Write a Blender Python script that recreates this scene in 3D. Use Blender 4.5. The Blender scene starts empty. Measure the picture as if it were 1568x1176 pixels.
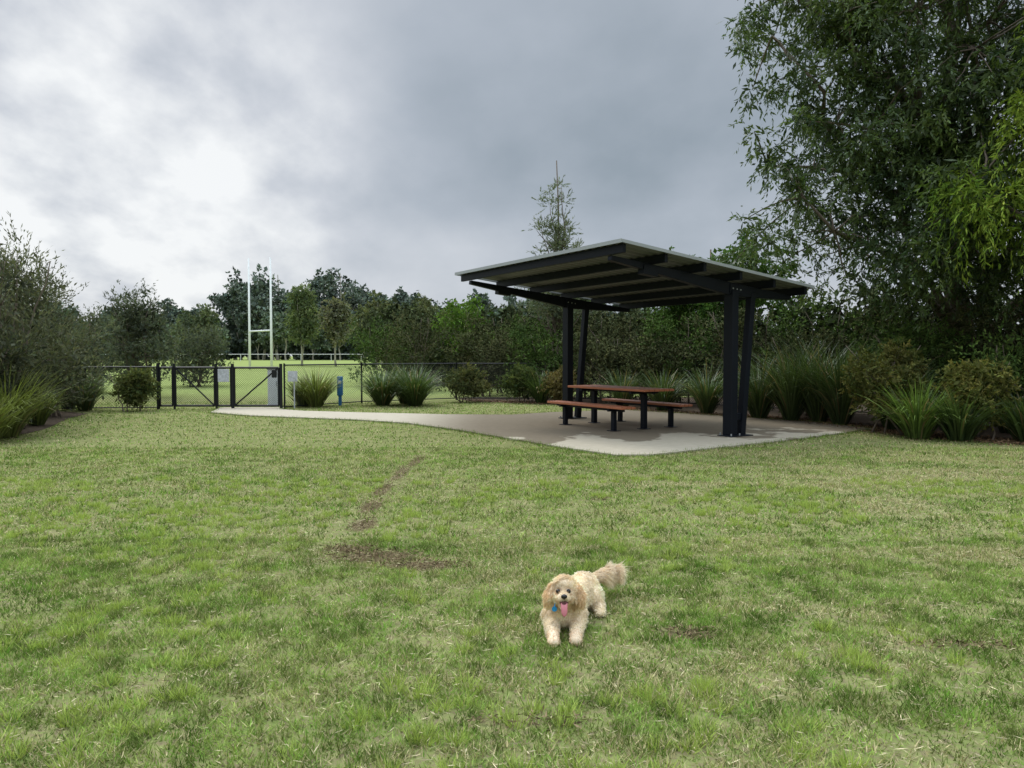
import bpy, math, random
import numpy as np
from mathutils import Vector, noise as mnoise
R = np.random.default_rng(7)
random.seed(7)
sc = bpy.context.scene
sc.view_settings.view_transform = 'Standard'
sc.view_settings.look = 'None'
sc.view_settings.exposure = 0

# ------------------------------------------------------------ helpers
def new_mat(name):
    m = bpy.data.materials.new(name); m.use_nodes = True
    nt = m.node_tree; nt.nodes.clear()
    out = nt.nodes.new('ShaderNodeOutputMaterial')
    return m, nt, out
class N:
    def __init__(s, nt): s.nt = nt
    def n(s, t, **kw):
        x = s.nt.nodes.new(t)
        for k, v in kw.items(): setattr(x, k, v)
        return x
    def l(s, a, b): s.nt.links.new(a, b)
    def setv(s, sock, v):
        if isinstance(v, bpy.types.NodeSocket): s.l(v, sock)
        else: sock.default_value = v
    def math(s, op, a, b=None, clamp=False):
        x = s.n('ShaderNodeMath', operation=op, use_clamp=clamp)
        s.setv(x.inputs[0], a)
        if b is not None: s.setv(x.inputs[1], b)
        return x.outputs[0]
    def mix(s, f, a, b, mode='MIX'):
        x = s.n('ShaderNodeMix', data_type='RGBA', blend_type=mode)
        s.setv(x.inputs['Factor'], f)
        s.setv(x.inputs[6], a if isinstance(a, bpy.types.NodeSocket) else (*a, 1))
        s.setv(x.inputs[7], b if isinstance(b, bpy.types.NodeSocket) else (*b, 1))
        return x.outputs[2]
    def noise(s, vec, scale, detail=4, rough=0.55):
        x = s.n('ShaderNodeTexNoise')
        s.l(vec, x.inputs['Vector']); x.inputs['Scale'].default_value = scale
        x.inputs['Detail'].default_value = detail; x.inputs['Roughness'].default_value = rough
        return x.outputs[0]
    def ramp(s, f, lo, hi):
        x = s.n('ShaderNodeMapRange', interpolation_type='SMOOTHSTEP')
        s.l(f, x.inputs[0]); x.inputs[1].default_value = lo; x.inputs[2].default_value = hi
        return x.outputs[0]
    def mapping(s, vec, scale=(1, 1, 1), loc=(0, 0, 0), rot=(0, 0, 0)):
        x = s.n('ShaderNodeMapping'); s.l(vec, x.inputs[0])
        x.inputs['Scale'].default_value = scale; x.inputs['Location'].default_value = loc
        x.inputs['Rotation'].default_value = rot
        return x.outputs[0]

def simple_mat(name, col, rough=0.6, metal=0.0, var=0.15, scale=6, bump=0.0, spec=0.5):
    m, nt, out = new_mat(name); g = N(nt)
    b = g.n('ShaderNodeBsdfPrincipled')
    geo = g.n('ShaderNodeNewGeometry')
    f = g.noise(geo.outputs['Position'], scale, 3)
    c = g.mix(f, tuple(x*(1-var) for x in col), tuple(min(1, x*(1+var)) for x in col))
    g.l(c, b.inputs['Base Color'])
    b.inputs['Roughness'].default_value = rough; b.inputs['Metallic'].default_value = metal
    b.inputs['Specular IOR Level'].default_value = spec
    g.l(b.outputs[0], out.inputs[0])
    return m
def leaf_mat(name, transl=0.3, tint=(1.25, 1.3, 0.7), gloss=0.0):
    m, nt, out = new_mat(name); g = N(nt)
    at = g.n('ShaderNodeAttribute', attribute_name='col')
    if gloss:
        b = g.n('ShaderNodeBsdfPrincipled'); b.inputs['Roughness'].default_value = .42; b.inputs['Specular IOR Level'].default_value = gloss
    else: b = g.n('ShaderNodeBsdfDiffuse')
    g.l(at.outputs['Color'], b.inputs[0])
    if not transl:
        g.l(b.outputs[0], out.inputs[0]); return m
    t = g.n('ShaderNodeBsdfTranslucent')
    g.l(g.mix(1.0, at.outputs['Color'], tint, 'MULTIPLY'), t.inputs[0])
    mx = g.n('ShaderNodeMixShader'); mx.inputs[0].default_value = transl
    g.l(b.outputs[0], mx.inputs[1]); g.l(t.outputs[0], mx.inputs[2]); g.l(mx.outputs[0], out.inputs[0])
    return m
def link(o, parent=None):
    sc.collection.objects.link(o)
    if parent is not None: o.parent = parent
    return o
def empty(name, loc=(0, 0, 0)):
    e = bpy.data.objects.new(name, None); e.location = loc; e.empty_display_size = 0.3
    sc.collection.objects.link(e); return e
def fast_mesh(name, verts, k, cols, mat, parent=None):
    verts = np.ascontiguousarray(verts, dtype=np.float32).reshape(-1, 3)
    nv = len(verts); nf = nv//k
    me = bpy.data.meshes.new(name)
    me.vertices.add(nv); me.vertices.foreach_set('co', verts.ravel())
    me.loops.add(nv); me.loops.foreach_set('vertex_index', np.arange(nv, dtype=np.int32))
    me.polygons.add(nf); me.polygons.foreach_set('loop_start', np.arange(0, nv, k, dtype=np.int32))
    me.update(calc_edges=True)
    a = me.color_attributes.new('col', 'FLOAT_COLOR', 'POINT')
    c = np.ones((nv, 4), dtype=np.float32); c[:, :3] = np.repeat(np.clip(cols, 0, 1), k, axis=0)
    a.data.foreach_set('color', c.ravel())
    me.materials.append(mat)
    return link(bpy.data.objects.new(name, me), parent)
class Geo:
    def __init__(s): s.v = []; s.f = []; s.n = 0
    def add(s, v, f):
        s.v.extend([tuple(map(float, p)) for p in v]); s.f.extend([tuple(i+s.n for i in q) for q in f]); s.n += len(v)
    def tube(s, path, rad, sides=6, cap=True):
        path = [Vector(p) for p in path]
        if not hasattr(rad, '__len__'): rad = [rad]*len(path)
        v = []; f = []
        for i, p in enumerate(path):
            t = (path[min(i+1, len(path)-1)]-path[max(i-1, 0)]).normalized()
            a = t.cross(Vector((0.13, 0.99, 0.05)) if abs(t.y) < 0.9 else Vector((1, 0, 0))).normalized(); b = t.cross(a)
            for k in range(sides):
                an = 2*math.pi*k/sides
                v.append(p+(a*math.cos(an)+b*math.sin(an))*rad[i])
        for i in range(len(path)-1):
            for k in range(sides):
                f.append((i*sides+k, i*sides+(k+1) % sides, (i+1)*sides+(k+1) % sides, (i+1)*sides+k))
        if cap:
            f.append(tuple(range(sides))[::-1]); f.append(tuple((len(path)-1)*sides+k for k in range(sides)))
        s.add(v, f)
    def beam(s, p0, p1, w, h0, h1=None, up=(0, 0, 1)):
        h1 = h0 if h1 is None else h1
        p0 = Vector(p0); p1 = Vector(p1); t = (p1-p0).normalized(); up = Vector(up)
        side = t.cross(up).normalized(); u = side.cross(t).normalized()
        v = []
        for p, h in ((p0, h0), (p1, h1)):
            for a, b in ((-1, -1), (1, -1), (1, 1), (-1, 1)):
                v.append(p+side*(a*w/2)+u*(b*h/2))
        s.add(v, [(0, 1, 2, 3)[::-1], (4, 5, 6, 7), (0, 1, 5, 4), (1, 2, 6, 5), (2, 3, 7, 6), (3, 0, 4, 7)])
    def obj(s, name, mat, parent=None, bevel=0, smooth=False):
        me = bpy.data.meshes.new(name); me.from_pydata(s.v, [], s.f); me.update()
        me.materials.append(mat)
        if smooth: me.polygons.foreach_set('use_smooth', [True]*len(me.polygons))
        o = bpy.data.objects.new(name, me); link(o, parent)
        if bevel:
            b = o.modifiers.new('bevel', 'BEVEL'); b.width = bevel; b.segments = 2; b.limit_method = 'ANGLE'
        return o
def unit(v): return v/np.maximum(np.linalg.norm(v, axis=1, keepdims=True), 1e-6)
def rdir(n): return unit(R.normal(size=(n, 3)))
def gz(x, y):
    t = np.clip((np.asarray(y, dtype=float)-26)/75.0, 0, 1)
    return 0.85*t
_T = R.random((256, 256))
def vnoise(x, y, s):
    x = x*s+1000; y = y*s+1000; xi = np.floor(x).astype(int); yi = np.floor(y).astype(int); fx = x-xi; fy = y-yi
    fx = fx*fx*(3-2*fx); fy = fy*fy*(3-2*fy)
    T = lambda i, j: _T[i % 256, j % 256]
    return (T(xi, yi)*(1-fx)+T(xi+1, yi)*fx)*(1-fy)+(T(xi, yi+1)*(1-fx)+T(xi+1, yi+1)*fx)*fy
def fbm(x, y, s, o=4):
    r = 0; a = 0.5; n = 0
    for i in range(o): r = r+a*vnoise(x+i*17.3, y-i*9.1, s*2**i); n += a; a *= .55
    return r/n

# ------------------------------------------------------------ materials
# bare patches: centre x, y, radii, strength
PATCHES = [(-1.02, 5.46, .30, .15, 1), (-0.62, 5.22, .27, .11, 1), (-1.25, 5.66, .18, .08, .9), (-1.32, 6.5, .10, .24, .8), (-1.40, 7.3, .09, .30, .75), (-1.45, 8.2, .08, .4, .7), (-1.42, 9.4, .08, .5, .6), (-1.36, 10.5, .08, .5, .5),
           (0.95, 3.92, .15, .07, .85), (2.6, 3.3, .22, .06, .8), (0.9, 7.6, .10, .05, .5), (0.05, 2.95, .2, .05, .5), (2.3, 3.75, .25, .05, .6)]
def track_x(y): return -1.32-.05*np.sin(y*1.3)-.02*(y-6)
m, nt, out = new_mat('lawn_ground'); g = N(nt)
geo = g.n('ShaderNodeNewGeometry'); P = geo.outputs['Position']
sep = g.n('ShaderNodeSeparateXYZ'); g.l(P, sep.inputs[0]); Y = sep.outputs[1]
big = g.noise(P, 0.45, 4); mid = g.noise(P, 3.2, 5, 0.65); fine = g.noise(P, 24, 4, 0.75)
c = g.mix(g.ramp(mid, 0.38, 0.64), (0.155, 0.200, 0.058), (0.24, 0.25, 0.10))
c = g.mix(g.ramp(fine, 0.40, 0.66), c, (0.19, 0.160, 0.09))
kmax = None
for cx_, cy_, rx, ry, st_ in PATCHES[:10]:
    mp = g.mapping(P, loc=(-cx_/rx, -cy_/ry, 0), scale=(1/rx, 1/ry, 0))
    ln = g.n('ShaderNodeVectorMath', operation='LENGTH'); g.l(mp, ln.inputs[0])
    kmax = ln.outputs['Value'] if kmax is None else g.math('MINIMUM', kmax, ln.outputs['Value'])
dd = g.math('ADD', kmax, g.math('MULTIPLY', g.math('SUBTRACT', fine, 0.5), 1.2))
c = g.mix(g.math('MULTIPLY', g.math('SUBTRACT', 1.0, g.ramp(dd, 0.7, 1.25)), .9), c, g.mix(fine, (0.09, 0.068, 0.04), (0.18, 0.14, 0.08)))
far = g.ramp(Y, 24.0, 30.0)
c = g.mix(far, c, g.mix(big, (0.22, 0.275, 0.085), (0.29, 0.335, 0.125)))
b = g.n('ShaderNodeBsdfDiffuse')
g.l(c, b.inputs[0])
g.l(b.outputs[0], out.inputs[0]); M_LAWN = m

M_BLADE = leaf_mat('grass_blades', 0.22, (1.1, 1.15, .8))
M_LEAF = leaf_mat('foliage_leaves')
M_LEAFD = leaf_mat('dense_foliage', 0)
M_LEAFG = leaf_mat('glossy_leaves', 0.3, (1.25, 1.3, .7), 0.35)
M_STRAP = leaf_mat('strap_leaves', 0.25, (1.25, 1.3, .7), 0.45)
M_BARK = simple_mat('bark', (0.16, 0.125, 0.095), 0.9, var=0.4, scale=9)
M_PALEBARK = simple_mat('pale_bark', (0.38, 0.35, 0.29), 0.9, var=0.3, scale=3)
M_STEEL = simple_mat('dark_blue_painted_steel', (0.006, 0.008, 0.013), 0.45, 0.0, 0.2, 3, spec=0.2)
M_BLACK = simple_mat('black_powdercoat', (0.012, 0.013, 0.014), 0.5, 0.0, 0.2, 5, spec=0.3)
M_ROOFUN = simple_mat('roof_sheet_underside', (0.12, 0.125, 0.115), 0.5, 0.1, 0.12, 1.5)
M_FLASH = simple_mat('roof_edge_flashing', (0.36, 0.38, 0.38), 0.4, 0.2, 0.08, 2)
M_WHITE = simple_mat('white_paint', (0.80, 0.81, 0.80), 0.45, 0, 0.04, 2)
M_SIGN = simple_mat('printed_sign', (0.50, 0.52, 0.55), 0.45, 0, 0.5, 18)
M_GALV = simple_mat('galvanised_steel', (0.42, 0.44, 0.45), 0.4, 0.6, 0.15, 12)
M_BLUE = simple_mat('blue_plastic', (0.02, 0.14, 0.36), 0.4, 0, 0.1, 4)
M_CABINET = simple_mat('pale_grey_cabinet', (0.62, 0.64, 0.65), 0.5, 0, 0.08, 4)
m, nt, out = new_mat('red_brown_timber'); g = N(nt)
geo = g.n('ShaderNodeNewGeometry')
v = g.mapping(geo.outputs['Position'], rot=(0, 0, math.radians(58)), scale=(2, 26, 26))
f = g.noise(v, 1.5, 4, 0.6)
b = g.n('ShaderNodeBsdfPrincipled'); g.l(g.mix(f, (0.33, 0.10, 0.045), (0.54, 0.20, 0.095)), b.inputs['Base Color'])
b.inputs['Roughness'].default_value = 0.45; g.l(b.outputs[0], out.inputs[0]); M_WOOD = m
m, nt, out = new_mat('damp_concrete'); g = N(nt)
geo = g.n('ShaderNodeNewGeometry'); P = geo.outputs['Position']
n1 = g.noise(P, 1.1, 5, 0.55); n2 = g.noise(P, 7, 5, 0.7); n3 = g.noise(P, 60, 3, 0.6)
c = g.mix(n2, (0.38, 0.335, 0.25), (0.57, 0.51, 0.40))
sep = g.n('ShaderNodeSeparateXYZ'); g.l(P, sep.inputs[0])
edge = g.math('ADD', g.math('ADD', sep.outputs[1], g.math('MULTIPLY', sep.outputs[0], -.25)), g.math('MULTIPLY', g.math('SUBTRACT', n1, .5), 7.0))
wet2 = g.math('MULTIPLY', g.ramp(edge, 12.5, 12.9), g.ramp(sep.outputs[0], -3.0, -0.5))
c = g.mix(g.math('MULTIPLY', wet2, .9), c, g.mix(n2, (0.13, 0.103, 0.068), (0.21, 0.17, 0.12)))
c = g.mix(g.math('MULTIPLY', n3, 0.25), c, (0.16, 0.14, 0.11))
b = g.n('ShaderNodeBsdfPrincipled'); g.l(c, b.inputs['Base Color'])
b.inputs['Roughness'].default_value = .9; b.inputs['Specular IOR Level'].default_value = .06
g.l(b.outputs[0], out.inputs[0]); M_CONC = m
M_MULCH = simple_mat('leaf_mulch', (0.085, 0.062, 0.042), 0.95, 0, 0.5, 14, spec=.1)

# ------------------------------------------------------------ world, sun, camera
w = bpy.data.worlds.new('World'); sc.world = w; w.use_nodes = True
nt = w.node_tree; nt.nodes.clear(); g = N(nt)
SUN_EL, SUN_AZ = math.radians(54), math.radians(-42)
sky = g.n('ShaderNodeTexSky', sky_type='NISHITA'); sky.sun_disc = False
sky.sun_elevation = SUN_EL; sky.sun_rotation = SUN_AZ; sky.air_density = 1.0; sky.dust_density = 2.0
tc = g.n('ShaderNodeTexCoord'); D = tc.outputs['Generated']
sep = g.n('ShaderNodeSeparateXYZ'); g.l(D, sep.inputs[0]); Z = sep.outputs[2]
den = g.math('ADD', g.math('MAXIMUM', Z, 0.0), 0.42)
cv = g.n('ShaderNodeCombineXYZ')
g.l(g.math('DIVIDE', sep.outputs[0], den), cv.inputs[0]); g.l(g.math('DIVIDE', sep.outputs[1], den), cv.inputs[1])
big = g.noise(g.mapping(cv.outputs[0], loc=(1.7, 0.6, 0)), 1.2, 5, 0.45)
wisp = g.noise(g.mapping(cv.outputs[0], scale=(1.3, 1.0, 1), loc=(5, 2, 0), rot=(0, 0, .6)), 3.0, 6, 0.52)
def dotv(v):
    dp = g.n('ShaderNodeVectorMath', operation='DOT_PRODUCT'); g.l(D, dp.inputs[0]); dp.inputs[1].default_value = Vector(v).normalized(); return dp.outputs['Value']
def pd(px, py):
    a, e_ = math.radians(px), math.radians(py); return (math.sin(a)*math.cos(e_), math.cos(a)*math.cos(e_), math.sin(e_))
glow = g.ramp(dotv(pd(-33, 13)), 0.90, 1.0)
glow2 = g.ramp(dotv(pd(-10, 25)), 0.965, 1.0)
glow3 = g.ramp(dotv(pd(-30, 23)), 0.985, 1.0)
dk = g.ramp(dotv(pd(7, 20)), 0.94, 1.0)
dk2 = g.ramp(dotv(pd(-39, 29)), 0.97, 1.0)
s = g.math('ADD', g.math('MULTIPLY', g.math('SUBTRACT', big, 0.5), 1.3), g.math('MULTIPLY', g.math('MULTIPLY', g.math('SUBTRACT', wisp, 0.5), g.math('ADD', .25, glow)), 1.9))
s = g.math('ADD', s, g.math('MULTIPLY', glow, 0.44)); s = g.math('ADD', s, g.math('MULTIPLY', glow2, 0.16)); s = g.math('ADD', s, g.math('MULTIPLY', glow3, 0.20))
s = g.math('SUBTRACT', s, g.math('MULTIPLY', dk, 0.12)); s = g.math('SUBTRACT', s, g.math('MULTIPLY', dk2, 0.40))
s = g.math('ADD', s, g.math('MULTIPLY', g.math('SUBTRACT', 1.0, g.ramp(Z, 0.0, 0.36)), 0.20))
s = g.math('ADD', s, 0.27, True)
cr = g.n('ShaderNodeValToRGB'); g.l(s, cr.inputs[0])
e = cr.color_ramp.elements
e[0].position = 0.0; e[0].color = (0.30, 0.355, 0.41, 1)
e[1].position = 1.0; e[1].color = (0.93, 0.95, 0.96, 1)
x = e.new(0.28); x.color = (0.43, 0.48, 0.545, 1)
x = e.new(0.6); x.color = (0.62, 0.655, 0.71, 1)
zen = g.math('ADD', 1.0, g.math('MULTIPLY', g.ramp(Z, 0.44, 0.88), 4.5))
cc = g.n('ShaderNodeVectorMath', operation='SCALE'); g.l(cr.outputs[0], cc.inputs[0]); g.l(g.math('MULTIPLY', zen, 10.0), cc.inputs['Scale'])
col = g.mix(0.95, sky.outputs[0], cc.outputs[0])
bg = g.n('ShaderNodeBackground'); g.l(col, bg.inputs[0]); bg.inputs[1].default_value = 0.1
wo = g.n('ShaderNodeOutputWorld'); g.l(bg.outputs[0], wo.inputs[0])

sd = bpy.data.lights.new('sun', 'SUN'); sd.energy = 1.5; sd.angle = math.radians(16); sd.color = (1.0, 0.96, 0.89)
so = link(bpy.data.objects.new('sun', sd))
sv = Vector((math.sin(SUN_AZ)*math.cos(SUN_EL), math.cos(SUN_AZ)*math.cos(SUN_EL), math.sin(SUN_EL)))
so.rotation_euler = sv.to_track_quat('Z', 'Y').to_euler(); so.location = (0, 0, 30)

cd = bpy.data.cameras.new('camera'); cd.lens = 25.95; cd.sensor_width = 36; cd.clip_end = 2000
co = link(bpy.data.objects.new('camera', cd)); co.location = (0, 0, 1.5)
co.rotation_euler = (math.radians(90-2.18), 0, 0); sc.camera = co

# ------------------------------------------------------------ ground
xs = np.concatenate([np.linspace(-900, -40, 14), np.linspace(-36, 36, 61), np.linspace(40, 900, 14)])
ys = np.concatenate([np.linspace(-300, -12, 6), np.linspace(-8, 110, 119), np.linspace(130, 1200, 10)])
XX, YY = np.meshgrid(xs, ys); ZZ = gz(XX, YY)
vv = np.stack([XX, YY, ZZ], -1).reshape(-1, 3); nx = len(xs); ny = len(ys)
ff = [(j*nx+i, j*nx+i+1, (j+1)*nx+i+1, (j+1)*nx+i) for j in range(ny-1) for i in range(nx-1)]
me = bpy.data.meshes.new('grass_ground'); me.from_pydata(vv.tolist(), [], ff); me.materials.append(M_LAWN)
link(bpy.data.objects.new('grass_ground', me))
def sheet(name, pts, z, mat, thick=0.0):
    me = bpy.data.meshes.new(name)
    n = len(pts)
    if thick:
        v = [(x, y, z) for x, y in pts]+[(x, y, z-thick) for x, y in pts]
        f = [tuple(range(n))]+[(i, i+n, (i+1) % n+n, (i+1) % n) for i in range(n)]
    else:
        v = [(x, y, z) for x, y in pts]; f = [tuple(range(n))]
    me.from_pydata(v, [], f); me.materials.append(mat); me.validate()
    return link(bpy.data.objects.new(name, me))
def smooth_poly(pts, it=2):
    for _ in range(it):
        q = []; n = len(pts)
        for i in range(n):
            a, b2 = pts[i], pts[(i+1) % n]
            q.append((a[0]*.75+b2[0]*.25, a[1]*.75+b2[1]*.25)); q.append((a[0]*.25+b2[0]*.75, a[1]*.25+b2[1]*.75))
        pts = q
    return pts
path_near = [(-8.35, 21.1), (-7.9, 19.3), (-6.6, 18.3), (-5.2, 17.7), (-3.6, 17.05), (-2.3, 16.2), (-1.1, 14.75), (0.1, 12.95), (0.85, 11.85)]
slab = [(1.55, 10.95), (2.1, 11.0), (4.6, 12.75), (7.3, 14.9), (6.7, 16.6), (3.0, 20.2), (1.0, 19.3)]
path_far = [(0.0, 18.5), (-1.6, 18.6), (-3.8, 19.2), (-5.6, 19.8), (-6.4, 20.4), (-6.5, 21.2)]
outline = path_near+slab+path_far
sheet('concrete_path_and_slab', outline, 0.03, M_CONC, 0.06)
mulchR = [(-1.6, 24.2), (0.8, 23.2), (2.2, 21.6), (3.2, 20.5), (5.4, 18.0), (6.5, 16.9), (7.0, 15.0), (7.6, 13.6), (8.6, 12.3), (10.5, 10.3), (13, 8.5), (24, 4), (30, 30), (4, 34), (-2, 27)]
sheet('mulch_bed', smooth_poly(mulchR, 2), 0.008, M_MULCH)
mulchL = [(-11.2, 20), (-10.6, 17.5), (-9.4, 14.8), (-9.3, 13.2), (-10.5, 11), (-14, 8), (-22, 8), (-22, 22)]
sheet('mulch_bed', smooth_poly(mulchL, 2), 0.008, M_MULCH)

# ------------------------------------------------------------ grass blades
def inside(poly, x, y):
    r = np.zeros(len(x), bool); n = len(poly); j = n-1
    for i in range(n):
        xi, yi = poly[i]; xj, yj = poly[j]
        if yi != yj:
            r ^= ((yi > y) != (yj > y)) & (x < (xj-xi)*(y-yi)/(yj-yi)+xi)
        j = i
    return r
def lawn_tint(x, y):
    a = np.clip((fbm(x, y, .7)-.36)/.28, 0, 1)[:, None]
    m_ = np.clip((fbm(x+40, y, 3.2)-.42)/.22, 0, 1)[:, None]
    f_ = np.clip((fbm(x, y+70, 11.)-.38)/.27, 0, 1)[:, None]
    c = np.array([.160, .245, .050])*(1-a)+np.array([.220, .295, .075])*a
    c = c*(1-.5*m_)+np.array([.34, .38, .12])*.5*m_
    c = c*(0.62+0.70*f_)
    st = np.clip((fbm(x*.55+9, y*1.6, 1.9)-.48)/.13, 0, 1)
    st = st*np.clip(.50+.5*(x-0)/5, .38, 1)
    dry = (np.exp(-((y-8.6-.1*x)/.55)**2)*np.clip((x-2.3)/1.5, 0, 1)+np.exp(-((y-6.2)/.3)**2)*np.clip((x-3)/1., 0, 1)+np.exp(-((y-11)/.7)**2)*np.clip((x-2)/2., 0, 1))*np.clip((fbm(x, y*2.5, 2.5)-.35)*4, 0, 1)
    st = np.clip(st+.9*dry, 0, 1)
    wr = np.exp(-((x-track_x(y))/.16)**2)*np.clip((12.-y)/3, 0, 1)*(y > 5.2)*np.clip((vnoise(x, y, 2.2)-.1)*1.6, 0.3, 1)
    st = np.maximum(st, .9*wr)
    return c, st, wr
def blades(n, y0, y1, hl, wd, straw=0.12):
    y = np.sqrt(R.uniform(y0**2, y1**2, n)); x = R.uniform(-0.80, 0.80, n)*y
    ok = ~inside(outline, x, y) & ~inside(mulchR, x, y) & ~inside(mulchL, x, y)
    for cx, cy, rx, ry, st_ in PATCHES:
        dd = ((x-cx)/rx)**2+((y-cy)/ry)**2+(vnoise(x, y, 9)-.5)*1.8
        ok &= (dd > 1.1) | (R.random(n) > st_*.92)
    dens = fbm(x+5, y+3, 6.)
    ok &= R.random(n) < np.clip(.40+(dens-.38)*4.8, .32, 1)
    x = x[ok]; y = y[ok]; dens = dens[ok]; n = len(x)
    c, st, wr = lawn_tint(x, y)
    L = R.uniform(*hl, n)*(0.55+1.0*dens)*(1-.6*wr); W = R.uniform(*wd, n)
    a = R.uniform(0, 2*np.pi, n); lean = R.uniform(0.2, 2.0, n)
    d = unit(np.stack([np.cos(a)*lean, np.sin(a)*lean, np.ones(n)], 1))
    sa = R.uniform(0, 2*np.pi, n); sd_ = np.stack([np.cos(sa), np.sin(sa), np.zeros(n)], 1)
    p = np.stack([x, y, np.zeros(n)], 1)
    vv = np.stack([p-sd_*W[:, None], p+sd_*W[:, None], p+d*L[:, None]], 1)
    col = c*R.uniform(.6, 1.45, (n, 1))
    s_ = R.random(n) < straw+st*.65
    col[s_] = np.array([.58, .50, .28])*R.uniform(.5, 1.25, (int(s_.sum()), 1))*(1-.35*wr[s_, None])
    g2 = R.random(n) < .2; col[g2] *= np.array([.7, 1.0, .6])
    return vv.reshape(-1, 3), col
parts = [blades(290000, 2.2, 6.0, (0.02, 0.050), (0.0018, 0.0037)),
         blades(200000, 6.0, 12.0, (0.025, 0.05), (0.003, 0.0068)),
         blades(95000, 12.0, 24, (0.025, 0.05), (0.007, 0.012))]
fast_mesh('grass_blades', np.concatenate([p[0] for p in parts]), 3, np.concatenate([p[1] for p in parts]), M_BLADE)
def tuft_blades(cx, cy, n, rad, hl, wd, tint):
    N_ = len(cx)*n
    a = R.uniform(0, 2*np.pi, N_); r = rad*np.sqrt(R.random(N_))
    x = np.repeat(cx, n)+np.cos(a)*r; y = np.repeat(cy, n)+np.sin(a)*r
    p = np.stack([x, y, np.zeros(N_)], 1)
    L = R.uniform(*hl, N_); lean = R.uniform(0.1, 1.2, N_); a2 = a+R.normal(0, 0.7, N_)
    d = unit(np.stack([np.cos(a2)*lean, np.sin(a2)*lean, np.ones(N_)], 1))
    sa = R.uniform(0, 2*np.pi, N_); s_ = np.stack([np.cos(sa), np.sin(sa), np.zeros(N_)], 1)*R.uniform(*wd, N_)[:, None]
    br = R.uniform(0.65, 1.2, N_)[:, None]*np.array(tint)
    return np.stack([p-s_, p+s_, p+d*L[:, None]], 1).reshape(-1, 3), br
cy = np.sqrt(R.uniform(2.3**2, 9**2, 1700)); cx = R.uniform(-.8, .8, 1700)*cy
kk = (fbm(cx+90, cy, 1.1) > .49) & (np.hypot(cx-.3, cy-4.1) > .55) & (np.hypot(cx+.95, cy-5.4) > .5) & (abs(cx-track_x(cy)) > .2); cx = cx[kk]; cy = cy[kk]
T1 = tuft_blades(cx, cy, 60, 0.045, (0.03, 0.08), (0.0018, 0.0036), (.41, .51, .12))
ex = []; ey = []
for i in range(len(outline)):
    a, b2 = outline[i], outline[(i+1) % len(outline)]
    for t in np.linspace(0, 1, int(math.dist(a, b2)/0.05)):
        ex.append(a[0]+(b2[0]-a[0])*t); ey.append(a[1]+(b2[1]-a[1])*t)
ex = np.array(ex)+R.normal(0, .03, len(ex)); ey = np.array(ey)-0.02+R.normal(0, .035, len(ey))
T2 = tuft_blades(ex, ey, 12, 0.08, (0.03, 0.085), (0.003, 0.006), (.20, .28, .065))
fast_mesh('grass_tufts', np.concatenate([T1[0], T2[0]]), 3, np.concatenate([T1[1], T2[1]]), M_BLADE)

# ------------------------------------------------------------ foliage
def leaves(P, Dr, L, W, col):
    s = unit(np.cross(Dr, rdir(len(P))))*W[:, None]
    L = L[:, None]
    v = np.stack([P, P+Dr*L*0.45+s, P+Dr*L, P+Dr*L*0.45-s], 1)
    return v.reshape(-1, 3), col
def sprays(centers, ccol, n_sp, n_lf, rad, sp_len, droop, L, W, up=0.0, jitter=0.6, flat=1.0, core=0, cw=(2.0, 3.2)):
    nc = len(centers); S = nc*n_sp
    c = np.repeat(centers, n_sp, axis=0); d = rdir(S); d[:, 2] = d[:, 2]*flat+up; d = unit(d)
    st = c+d*rad*R.uniform(0.1, 0.7, S)[:, None]
    ln = R.uniform(0.6, 1.2, S)*sp_len
    t = R.uniform(0.05, 1, (S, n_lf)); tt = t[..., None]
    p = st[:, None]+d[:, None]*ln[:, None, None]*tt
    p[..., 2] -= droop*ln[:, None]*t**2
    tan = d[:, None]+np.array([0, 0, -1.0])*(2*droop*t[..., None])
    tan = tan.reshape(-1, 3); p = p.reshape(-1, 3); n = len(p)
    ld = unit(unit(tan)+R.normal(0, jitter, (n, 3)))
    LL = R.uniform(0.6, 1.2, n)*L; WW = R.uniform(0.7, 1.2, n)*W
    base = np.repeat(np.repeat(ccol, n_sp, axis=0)*R.uniform(0.8, 1.2, (S, 1)), n_lf, axis=0)
    base = base*R.uniform(0.7, 1.3, (n, 1))*np.stack([R.uniform(0.88, 1.15, n), np.ones(n), R.uniform(0.8, 1.1, n)], 1)
    V, C = leaves(p, ld, LL, WW, base)
    if core:  # oversized, darker leaves added inside each clump to block light
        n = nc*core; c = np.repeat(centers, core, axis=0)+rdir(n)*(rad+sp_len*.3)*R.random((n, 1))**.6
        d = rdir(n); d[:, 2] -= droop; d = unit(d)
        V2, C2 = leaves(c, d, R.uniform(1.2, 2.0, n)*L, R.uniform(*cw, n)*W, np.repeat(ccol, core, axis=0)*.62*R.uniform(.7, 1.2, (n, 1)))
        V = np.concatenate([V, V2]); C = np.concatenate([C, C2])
    return V, C
def curve_pts(a, b, n, wob, sag=0.0):
    a = np.array(a, float); b = np.array(b, float); L = np.linalg.norm(b-a)
    pts = []; o = R.normal(0, wob*L, (n+1, 3)); o[0] = 0; o[-1] = 0
    for i in range(n+1):
        t = i/n; p = a+(b-a)*t+o[i]*0.5; p[2] += sag*L*math.sin(math.pi*t); pts.append(p)
    return pts
def sample_ell(ells, n, shell=0.45):
    vol = np.array([e[3]*e[4]*e[5] for e in ells]); vol = vol/vol.sum()
    idx = R.choice(len(ells), n, p=vol); E = np.array(ells)[idx]
    d = rdir(n)*(R.random(n)**shell)[:, None]
    return E[:, :3]+d*E[:, 3:6]
GAIN = 1.7
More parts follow.
